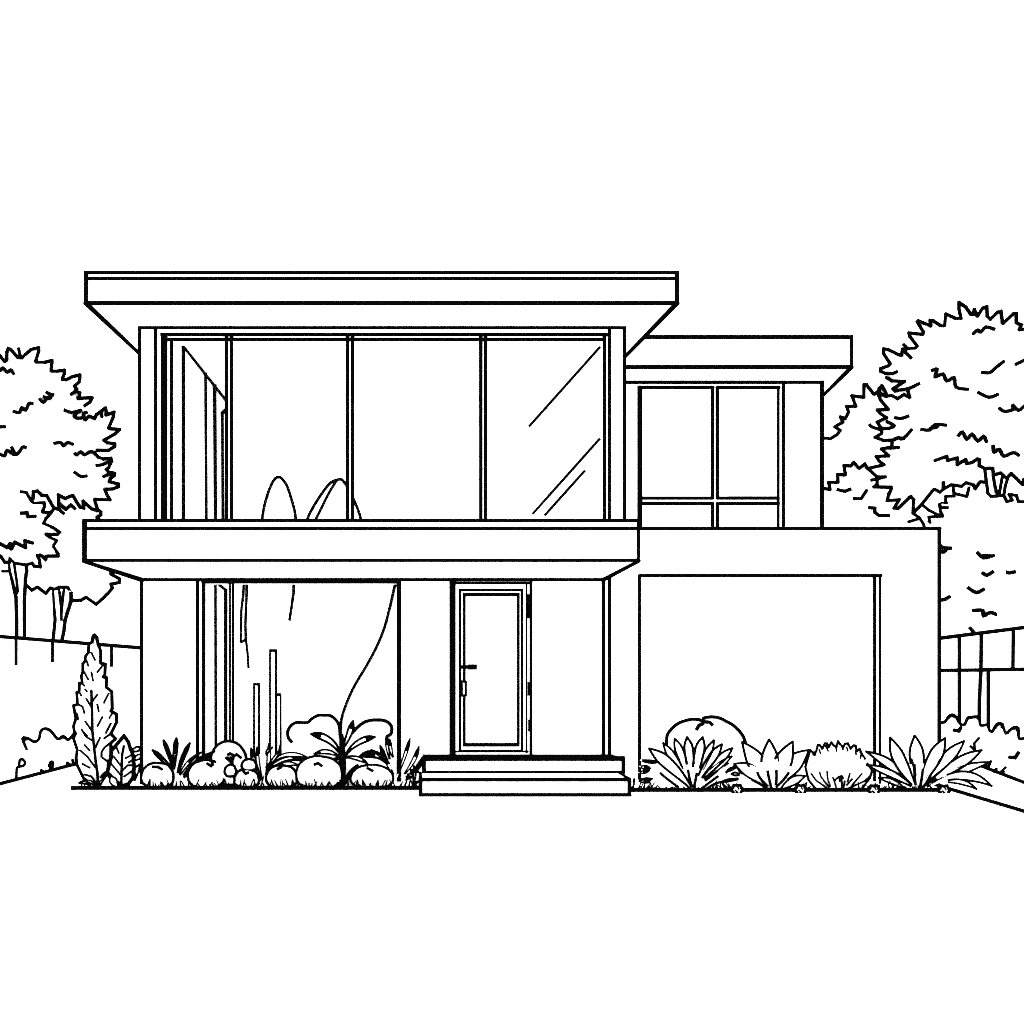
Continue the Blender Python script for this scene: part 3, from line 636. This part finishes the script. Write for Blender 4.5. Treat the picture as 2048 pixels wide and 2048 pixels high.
# ------------------------------------------------------------------ trees
TREE_G = 'background trees'
A1 = lambda pts: Q(pts, 6.44, 0, 660)
A2 = lambda pts: Q(pts, 6.44, 0, 940)
B1 = lambda pts: Q(pts, 4.735, 1640, 580)
B2 = lambda pts: Q(pts, 4.735, 1640, 900)
def jag(a, b, bulge, n, amp, seed=1):
    r = random.Random(seed); o = []
    dx, dy = b[0]-a[0], b[1]-a[1]; L = math.hypot(dx, dy); nx, ny = dy/L, -dx/L
    for i in range(1, 2*n):
        t = i/(2*n); s_ = bulge*math.sqrt(max(0, 1-(2*t-1)**2))+(amp if i % 2 else -amp)*r.uniform(.5, 1)
        o.append((a[0]+dx*t+nx*s_, a[1]+dy*t+ny*s_))
    return o
def trunk_part(parent, left, right, Y, marks=(), w=5.6):
    """a round trunk between two traced sides"""
    p = Part(PAPER); n = len(left); K = 10; vs = []
    for a, b in zip(left, right):
        A = W(a[0], a[1], Y); B = W(b[0], b[1], Y); c = (A+B)/2; r = (B.x-A.x)/2
        for k in range(K):
            t = 2*math.pi*k/K; vs.append((c.x+r*math.cos(t), c.y+r*math.sin(t), (A.z+B.z)/2))
    fs = [(i*K+k, i*K+(k+1) % K, (i+1)*K+(k+1) % K, (i+1)*K+k) for i in range(n-1) for k in range(K)]
    p.add(vs, fs)
    p.ink(left, w+.8, Y-.1); p.ink(right, w+.8, Y-.1)
    for m in marks: p.ink(m, w-.6, Y-.25)
    return p.build('trunk', parent)

# left tree
c1 = A1([(0, 330), (60, 410), (85, 390), (85, 290), (105, 235), (140, 250), (235, 360), (285, 365), (330, 310), (400, 250), (500, 225), (500, 270), (460, 400), (465, 415), (570, 415), (670, 390), (670, 420), (660, 500), (660, 530), (730, 530), (830, 515), (830, 560), (805, 620), (805, 645), (850, 640), (930, 600), (1030, 575), (1030, 610), (1020, 670), (960, 720), (990, 760), (965, 790), (1030, 805), (1025, 850), (1000, 880), (1170, 870), (1190, 870), (1160, 930), (1090, 975)])
c2 = A1([(1215, 1140), (1240, 1090), (1360, 1000), (1370, 1050), (1365, 1095), (1470, 1055), (1460, 1120), (1400, 1260), (1420, 1270), (1545, 1280), (1480, 1340), (1340, 1420), (1380, 1450), (1480, 1465), (1480, 1500), (1400, 1550), (1250, 1550)])
c3 = A1([(1270, 1640), (1330, 1660), (1430, 1650), (1440, 1690), (1400, 1770), (1370, 1800), (1400, 1830), (1480, 1845), (1470, 1880), (1425, 1912)])+A2([(1410, 150), (1530, 180), (1530, 215), (1450, 245), (1350, 250), (1380, 320), (1420, 385), (1220, 380), (1240, 450), (1260, 510), (1300, 540), (1300, 580), (1250, 610), (1280, 640), (1290, 680)])
low = A2([(1240, 520), (1180, 500), (1070, 400), (1080, 490), (1030, 480), (980, 400), (940, 330), (900, 340), (840, 370), (750, 320), (760, 510), (690, 490), (600, 330), (540, 330), (480, 270), (430, 280), (425, 370)])
wrap = jag((0, 1010), (0, 711), 210, 13, 10, 3)
e = empty('tree', (X(30, 24), 24, 0), 'tall tree with a large spiky-edged round crown, at the left edge', 'tree', TREE_G)
p = Part(PAPER)
fill = c1+c2+c3[:-2]+[(150, 1030), (66, 1000)]+[(0, 1010)]+wrap
p.blob(fill, 24, .9, 22)
for s_ in (c1, c2, c3, low, [(0, 1010)]+wrap[:0]): 
    if len(s_) > 1: p.ink(s_, 6.2)
p.ink(wrap, 6.2)
for s_ in ([(240, 240), (265, 350)], [(920, 825), (960, 800)], [(830, 1030), (920, 1060), (1040, 1035), (990, 1070), (960, 1110), (1000, 1135), (1080, 1130), (1100, 1155), (1150, 1110), (1215, 1140)], [(1080, 1130), (1080, 1075), (1110, 1065)], [(1305, 1060), (1310, 1110)],
           [(965, 1590), (990, 1605), (1040, 1570), (1090, 1605), (1160, 1570), (1210, 1580), (1270, 1640)], [(1245, 1745), (1310, 1735), (1400, 1700)], [(1340, 1885), (1400, 1860), (1470, 1850)],
           [(-60, 560), (0, 520), (40, 490), (90, 540), (140, 515), (170, 555)], [(600, 800), (650, 840), (640, 880), (560, 860)], [(515, 890), (560, 930), (600, 880)], [(650, 825), (690, 835)], [(180, 1050), (250, 1060), (280, 1000), (330, 1030), (370, 950), (420, 945)], [(-50, 1250), (60, 1245)], [(700, 1460), (780, 1450), (820, 1490), (870, 1450), (935, 1470)], [(0, 1600), (60, 1620), (90, 1550), (170, 1600), (230, 1590), (290, 1510), (330, 1515)], [(150, 1510), (180, 1570)], [(960, 1830), (1040, 1885), (1110, 1880)]):
    p.ink(smooth(A1(s_), 3), 6.1, eps=.02)
for s_ in ([(760, 510), (820, 560)], [(780, 450), (850, 510), (910, 450), (965, 500)]): p.ink(A2(s_), 6, eps=.03)
p.build('crown', e)
trunk_part(e, A2([(120, 1190), (130, 1300), (160, 1440), (185, 1560), (205, 1640), (212, 1932)])+[(33, 1240), (33, 1290), (32, 1480), (31, 1525)],
           A2([(340, 1190), (345, 1300), (330, 1400), (325, 1500), (315, 1700), (315, 1932)])+[(49, 1240), (49, 1290), (50, 1480), (52, 1525)], 23.0,
           [A2([(175, 1150), (195, 1300), (215, 1430), (230, 1560), (205, 1600)]), A2([(30, 1305), (120, 1305)])])
# lower left tree in front
d1 = A2([(270, 280), (340, 290), (400, 400), (440, 430), (570, 420), (575, 470), (545, 540), (640, 550), (660, 550), (590, 630), (560, 690), (680, 740), (770, 800), (740, 830), (590, 830), (640, 870), (730, 910), (680, 980), (750, 1080), (750, 1110), (600, 1110), (590, 1160), (520, 1090), (480, 1100), (510, 1160), (520, 1250), (440, 1240), (410, 1200), (340, 1220), (190, 1200), (130, 1140), (120, 1190), (60, 1190), (0, 1100)])
p = Part(PAPER); back = jag((0, 1111), (42, 984), 75, 6, 8, 5)
p.blob(d1+back, 22.0, .5, 14); p.ink(d1, 6); p.ink([d1[-1]]+back, 6)
p.ink(A2([(640, 550), (680, 520), (690, 490)]), 6)
for s_ in ([(270, 555), (350, 550), (360, 600), (450, 595)], [(0, 950), (90, 1000), (130, 950), (150, 1010), (190, 930), (330, 1000), (320, 910), (420, 940)], [(130, 960), (140, 1015), (165, 970)]): p.ink(A2(s_), 6.4, eps=.02)
o = p.build('crown', e); o['label'] = 'lower lobe of the crown, in front of the trunk top'
# left bush tree behind
b1 = A2([(350, 1490), (410, 1550), (480, 1510), (590, 1590), (650, 1520), (700, 1540), (760, 1510), (820, 1510), (870, 1510), (910, 1580), (920, 1680), (1040, 1680), (1110, 1640), (1240, 1730), (1330, 1650), (1400, 1580), (1450, 1520), (1430, 1470), (1540, 1450), (1540, 1400), (1430, 1340), (1420, 1290)])
e = empty('tree', (X(115, 26), 26, 0), 'smaller tree with forked trunk and wavy lower crown, between tall tree and house', 'tree', TREE_G)
p = Part(PAPER); p.blob(b1+[(225, 1100), (190, 1040), (110, 1010), (40, 1080), (40, 1170)], 25.6, .5, 16); p.ink(b1[:9]+b1[9:], 6); p.build('crown', e)
trunk_part(e, A2([(690, 1540), (700, 1750), (710, 1932)])+[(108, 1262), (105, 1290), (104, 1490), (102, 1512)], A2([(915, 1580), (915, 1700), (840, 1932)])+[(128, 1262), (122, 1290), (124, 1490), (126, 1512)], 25.0,
           [A2([(760, 1540), (785, 1750), (790, 1932)]), A2([(825, 1530), (805, 1690), (790, 1850)]), A2([(905, 1700), (870, 1850), (840, 1932)])])

# left fence
e = empty('garden_fence', (X(140, 20), 20, 0), 'plain garden fence with a sloping top left of the house', 'fence')
def fence_panel(p, pts, Y, th=.06):
    vs = []
    for x, y in pts:
        a = W(x, y, Y); vs += [(a.x, Y, a.z), (a.x, Y+th, a.z), (a.x, Y, 0), (a.x, Y+th, 0)]
    for i in range(len(pts)-1):
        b = 4*i; p.add([], [])
    n = len(pts); fs = []
    for i in range(n-1):
        a, b = 4*i, 4*i+4
        fs += [(a, a+2, b+2, b), (a+1, b+1, b+3, a+3), (a, b, b+1, a+1)]
    fs += [(0, 1, 3, 2), (4*n-4, 4*n-2, 4*n-1, 4*n-3)]
    p.add(vs, fs)
p = Part(); fence_panel(p, [(-300, 1248), (0, 1273), (300, 1297)], 20); p.ink([(-300, 1248), (0, 1273), (300, 1297)], 6.4, 20); p.build('panel', e)
for x, t, b in ((32, 1275, 1329), (105, 1281, 1323), (223, 1292, 1332)):
    p = Part(); p.wbox(X(x, 19.97)-.03, X(x, 19.97)+.03, 19.975, 20-.001, 0, Z(t, 20)-.01); p.ink([(x, t), (x, b)], 5.6, 19.95); p.build('fence_post', e)
# left hedge
h1 = smooth(C3([(290, 1385), (245, 1275), (300, 1275), (370, 1310), (420, 1280), (440, 1200), (480, 1170), (540, 1190), (620, 1280), (680, 1250), (730, 1290), (790, 1230)]), 3)
shrub('bush', 'low wavy-topped bush behind the cone shrub at the lawn edge', 'bush', h1+[(175, 1500), (175, 1529), (60, 1529)], [h1], 17.0, .25, 6.4)
plant('sprout', (43, 1565), 'tall loop-headed sprout on the lawn edge at the far left', 'sprout', [], 'sprouts on the lawn edge', Y=14.9)
def sprout(strokes, label, Y):
    p = Part(PAPER)
    for s_ in strokes: p.ink(smooth(C3(s_), 3), 5, Y)
    tag(p.build('sprout'), label, 'sprout', 'sprouts on the lawn edge')
for o in [o for o in bpy.data.objects if o.name == 'sprout']: bpy.data.objects.remove(o)
sprout([[(175, 1720), (180, 1600), (205, 1575), (250, 1565), (268, 1530), (240, 1495), (212, 1510), (205, 1570)]], 'tallest looped sprout on the lawn edge, far left', 15.2)
sprout([[(560, 1610), (530, 1570), (545, 1525), (568, 1530), (562, 1590)], [(440, 1608), (490, 1650)], [(560, 1610), (470, 1670)]], 'middle looped sprout with a side shoot on the lawn edge', 16.2)
sprout([[(730, 1590), (720, 1535), (750, 1555), (790, 1570)], [(778, 1500), (790, 1545)]], 'smallest sprout on the lawn edge, against the cone shrub', 16.8)

# right tree
r1 = B1([(1932, 370), (1885, 380), (1910, 330), (1860, 310), (1860, 220), (1830, 225), (1730, 320), (1715, 200), (1680, 210), (1610, 280), (1585, 250), (1580, 155), (1540, 170), (1490, 250), (1460, 180), (1450, 230), (1430, 230), (1380, 160), (1315, 115), (1315, 180), (1335, 270), (1290, 270), (1190, 225), (1180, 340), (1150, 340), (1070, 290), (1040, 285), (1050, 340), (930, 290), (920, 300), (980, 400), (975, 420), (840, 405), (850, 440), (920, 530), (900, 550), (830, 555), (790, 515)])
r2 = B1([(860, 640), (780, 560), (770, 620), (740, 610), (650, 565), (600, 555), (600, 600), (665, 700), (650, 715), (570, 745), (570, 770), (620, 790), (690, 790), (725, 775)])
r3 = B1([(630, 830), (680, 860), (800, 865), (690, 935), (710, 955), (830, 935), (870, 920), (940, 885)])
r4 = B1([(830, 940), (850, 1020), (795, 990), (735, 1030), (680, 1000), (620, 1005), (550, 975), (560, 930), (585, 905), (610, 950), (640, 1010)])
r5 = B1([(550, 980), (570, 1040), (645, 1130), (540, 1135), (570, 1170), (630, 1210), (540, 1250), (580, 1310), (580, 1360), (520, 1395), (600, 1425), (680, 1425), (680, 1485), (580, 1505), (650, 1570), (530, 1575), (560, 1620), (605, 1655), (450, 1690), (540, 1770), (540, 1840), (510, 1865), (680, 1870), (655, 1932)])
r6 = B2([(655, 400), (635, 480), (750, 470), (700, 550), (740, 555), (860, 440), (885, 470), (880, 600)])
r7 = B2([(890, 590), (960, 520), (1080, 370), (1135, 400), (1170, 370), (1240, 330), (1340, 345), (1380, 310), (1450, 330), (1470, 370), (1520, 300), (1580, 310)])
r8 = B2([(1640, 240), (1710, 220), (1770, 270), (1810, 225), (1920, 330), (1932, 280)])
e = empty('tree', (X(2000, 22), 22, 0), 'large tree with spiky crown and branching trunk, at the right edge', 'tree', TREE_G)
wrap = jag((2048, 960), (2048, 658), -230, 14, 10, 9)
p = Part(PAPER)
mid = B1([(640, 830), (570, 930), (550, 975)])
p.blob(r1[:-1]+r2[1:-2]+mid+r5[1:]+r6[1:]+r7[1:]+[(1985, 945), (2010, 950)]+[(2048, 962)]+wrap, 22, .8, 22)
for s_ in (r1, r2, r3, r4, r5, r6, r7, r8, wrap): p.ink(s_, 6)
for s_ in ([(640, 1250), (700, 1285), (650, 1310), (580, 1310)], [(470, 1275), (490, 1295), (560, 1320)], [(680, 1425), (740, 1400), (790, 1405), (865, 1325)], [(640, 1495), (740, 1490)], [(490, 1800), (615, 1770)], [(540, 1770), (615, 1770)], [(560, 930), (555, 1000)],
           [(1455, 410), (1490, 380), (1525, 395), (1570, 350), (1650, 370)], [(1060, 760), (1110, 750), (1090, 820), (1165, 795), (1200, 860), (1270, 830), (1290, 920), (1400, 940)], [(1540, 780), (1610, 780), (1670, 730), (1735, 680)], [(1500, 970), (1600, 1015), (1680, 990)], [(1860, 700), (1932, 665), (1990, 640)], [(1700, 1120), (1750, 1150), (1830, 1130), (1825, 1090), (1880, 1140), (1932, 1100)], [(715, 1210), (770, 1215), (835, 1195)], [(960, 1320), (1040, 1325), (1090, 1275), (1195, 1280)], [(1040, 1310), (1100, 1300), (1120, 1280)], [(1310, 1380), (1350, 1345), (1390, 1415), (1440, 1365), (1495, 1430), (1550, 1385), (1575, 1435)], [(1640, 1480), (1650, 1535), (1700, 1510), (1740, 1575), (1830, 1540), (1880, 1565)]):
    p.ink(smooth(B1(s_), 3), 6.1, eps=.02)
p.ink(B2([(1090, 100), (1200, 60), (1210, 100), (1300, 75), (1300, 140), (1380, 90), (1390, 130), (1440, 120), (1490, 85), (1510, 90), (1510, 150), (1560, 175), (1635, 175), (1640, 240)]), 6, eps=.02)
p.ink(B2([(1170, 310), (1170, 370)]), 6, eps=.02)
for s_ in ([(880, 600), (940, 640), (980, 700), (990, 740)], [(840, 680), (940, 650)], [(970, 520), (1030, 570), (1110, 610), (1160, 625)]): p.wink([W(a, b, 21.9) for a, b in B2(s_)], 5.6)
p.build('crown', e)
p = Part(PAPER)
tl = B2([(1560, 180), (1590, 410), (1620, 440)]); 
YT = 21.1
n_ = 6
def tube(p, pts, Y, rpx):
    for (x0, y0), (x1, y1) in zip(pts, pts[1:]):
        a, b = W(x0, y0, Y), W(x1, y1, Y); d = (b-a).normalized(); u = d.cross(Vector((0, 1, 0))).normalized(); r = rpx*Y/F
        vs = []
        for c in (a, b):
            for k in range(10):
                t = 2*math.pi*k/10; vs.append(c+u*math.cos(t)*r+Vector((0, 1, 0))*math.sin(t)*r)
        p.add(vs, [(k, (k+1) % 10, 10+(k+1) % 10, 10+k) for k in range(10)])
tube(p, B2([(1600, 170), (1625, 300), (1650, 430)])+[(1999, 1050), (2003, 1150), (2003, 1480)], YT, 7)
for s_ in ([(1560, 178), (1635, 176), (1642, 240)], [(1560, 180), (1575, 300), (1590, 410), (1620, 440), (1740, 430), (1770, 490), (1820, 475), (1790, 420), (1860, 430), (1880, 490), (1932, 490), (1990, 520)], [(1640, 240), (1655, 330), (1670, 400), (1700, 420)], [(1725, 260), (1700, 400)], [(1780, 260), (1755, 340), (1740, 430)]):
    p.ink(B2(s_), 5.8, YT-.18)
p.build('trunk', e)
# second outline: lower leaves of the far tree, behind garage and fence
f1 = B2([(985, 730), (1000, 685), (1040, 685), (1030, 635), (1160, 625), (1140, 580), (1130, 510)])
f2 = B2([(1190, 500), (1190, 440), (1270, 435), (1260, 350), (1270, 410), (1390, 440), (1410, 360)])
e = empty('tree', (X(2010, 24), 24, 0), 'broad tree with scattered leaf marks, behind the garage and the right fence', 'tree', TREE_G)
p = Part(PAPER)
p.blob([(1845, 1052), (1880, 1030), (1890, 1005), (1930, 975), (1990, 975), (2048, 990), (2180, 1010), (2230, 1120), (2200, 1230), (2100, 1290), (1900, 1290), (1850, 1200)], 24, .7, 24)
p.ink(f1, 5.6, eps=.05); p.ink(f2, 5.6, eps=.05); p.ink(B2([(1130, 510), (1150, 545), (1205, 545)]), 5.6, eps=.05); p.ink(B2([(1150, 500), (1205, 500)]), 4, eps=.05)
for s_ in ([(1145, 910), (1170, 925), (1240, 930)], [(1145, 960), (1175, 965), (1200, 935)], [(1490, 970), (1550, 1020), (1640, 1000)], [(1550, 1000), (1600, 1000)], [(1710, 1105), (1770, 1160), (1840, 1155)], [(1540, 1165), (1580, 1185), (1635, 1155)], [(1405, 1305), (1480, 1350), (1550, 1320)], [(1145, 1420), (1180, 1415), (1225, 1390)], [(1455, 1520), (1540, 1520), (1550, 1570), (1610, 1540), (1665, 1555)], [(1425, 1690), (1460, 1730)]):
    p.ink(smooth(B2(s_), 3), 6.5, eps=.03)
p.build('crown', e)
trunk_part(e, [(2085, 1240), (2083, 1350), (2078, 1460)], [(2110, 1240), (2112, 1350), (2118, 1460)], 24)
# two low trees between wing and right tree
g1 = B1([(20, 1400), (95, 1410), (160, 1370), (190, 1330), (140, 1295), (215, 1250), (190, 1200), (240, 1215), (270, 1155), (250, 1100), (340, 1100), (300, 1000), (415, 1015), (415, 895), (440, 895), (515, 990), (545, 960)])
e = empty('tree', (X(1700, 25), 25, 0), 'tree with a steep stepped crown edge, just right of the upper wing', 'tree', TREE_G)
p = Part(PAPER); p.blob(g1+[(1790, 820), (1790, 1060), (1640, 1100), (1600, 1000), (1620, 900)], 25, .5, 18); p.ink(g1, 6); p.build('crown', e)
trunk_part(e, [(1700, 1080), (1698, 1300), (1694, 1460)], [(1716, 1080), (1718, 1300), (1724, 1460)], 25)
g2 = B1([(20, 1875), (95, 1890), (80, 1820), (170, 1820), (165, 1745), (240, 1750), (225, 1660), (290, 1665), (320, 1630), (370, 1690), (425, 1645), (450, 1690)])
e = empty('tree', (X(1720, 23.5), 23.5, 0), 'low tree peeking over the garage roof beside the wing', 'tree', TREE_G)
p = Part(PAPER); p.blob(g2+[(1780, 960), (1860, 1050), (1850, 1120), (1620, 1120), (1610, 1020)], 23.5, .45, 16); p.ink(g2, 6)
for s_ in ([(165, 1890), (235, 1905), (290, 1885)],): p.ink(B1(s_), 6, eps=.02)
for s_ in ([(320, 460), (390, 460), (440, 385)], [(470, 545), (520, 550), (520, 590), (560, 620), (650, 620)]): p.ink(B2(s_), 6, eps=.03)
p.build('crown', e)
trunk_part(e, [(1740, 1100), (1738, 1300), (1734, 1470)], [(1754, 1100), (1757, 1300), (1762, 1470)], 23.5)

# right fence
YN = 18.2
e = empty('garden_fence', (X(1960, YN), YN, 0), 'boarded garden fence with a middle rail right of the garage', 'fence')
top = [(1845, 1281), (1882, 1276), (2048, 1255), (2330, 1220)]
p = Part(); fence_panel(p, top, YN); p.ink(top, 6.6, YN); p.build('panel', e)
p = Part(); p.wbox(X(1850, YN), X(2330, YN), YN-.03, YN-.001, Z(1344, YN), Z(1338, YN)); p.ink([(1850, 1341), (1968, 1340)], 6, YN-.03); p.ink([(1968, 1339.5), (2330, 1336)], 6.4, YN-.03); p.build('rail', e)
for pts, ww in (([(1919, 1273), (1919, 1500)], 6), ([(1963, 1267), (1962, 1340), (1959, 1400), (1958, 1500)], 6), ([(1977, 1341), (1977, 1500)], 6), ([(2027, 1258), (2026, 1335)], 5.6), ([(2140, 1246), (2140, 1500)], 6), ([(2240, 1232), (2240, 1500)], 6)):
    p = Part(); x, t = pts[0]; p.wbox(X(x, YN)-.025, X(x, YN)+.025, YN-.02, YN-.0015, Z(pts[-1][1], YN) if pts[-1][1] < 1400 else 0, Z(t, YN)-.02)
    p.ink(pts, ww, YN-.032); p.build('fence_post', e)
h2 = Q([(760, 830), (850, 820), (890, 765), (930, 740), (970, 760), (1020, 840), (1075, 850), (1110, 780), (1150, 765), (1230, 770), (1255, 860), (1330, 855), (1350, 905), (1390, 930), (1440, 850), (1500, 845), (1540, 950), (1620, 890), (1680, 890), (1690, 1005), (1750, 1005), (1800, 990)], 5.682, 1740, 1300)
h2 = smooth(h2, 3)
shrub('hedge', 'low bumpy hedge in front of the right fence', 'hedge', h2+jag(h2[-1], (2300, 1500), 10, 8, 6, 2)+[(2300, 1525), (1860, 1525)], [h2], 16.9, .3, 6.2,
      [Q(s_, 5.682, 1740, 1300) for s_ in ([(960, 910), (1010, 920), (1030, 885)], [(1590, 1220), (1650, 1225), (1685, 1170)])], 6)
p = Part(PAPER)
for s_ in ([(1190, 1120), (1185, 1060), (1240, 1000)], [(1145, 1095), (1190, 1140)], [(1410, 1390), (1435, 1350), (1440, 1400)], [(1470, 1400), (1540, 1335)], [(1500, 1410), (1520, 1380)], [(1600, 1460), (1640, 1440)], [(1280, 1330), (1350, 1320), (1375, 1260)]):
    p.ink(Q(s_, 5.682, 1740, 1300), 4.8, 15.9)
tag(p.build('grass'), 'thin grass shoots between hedge and path', 'grass', kind='stuff')
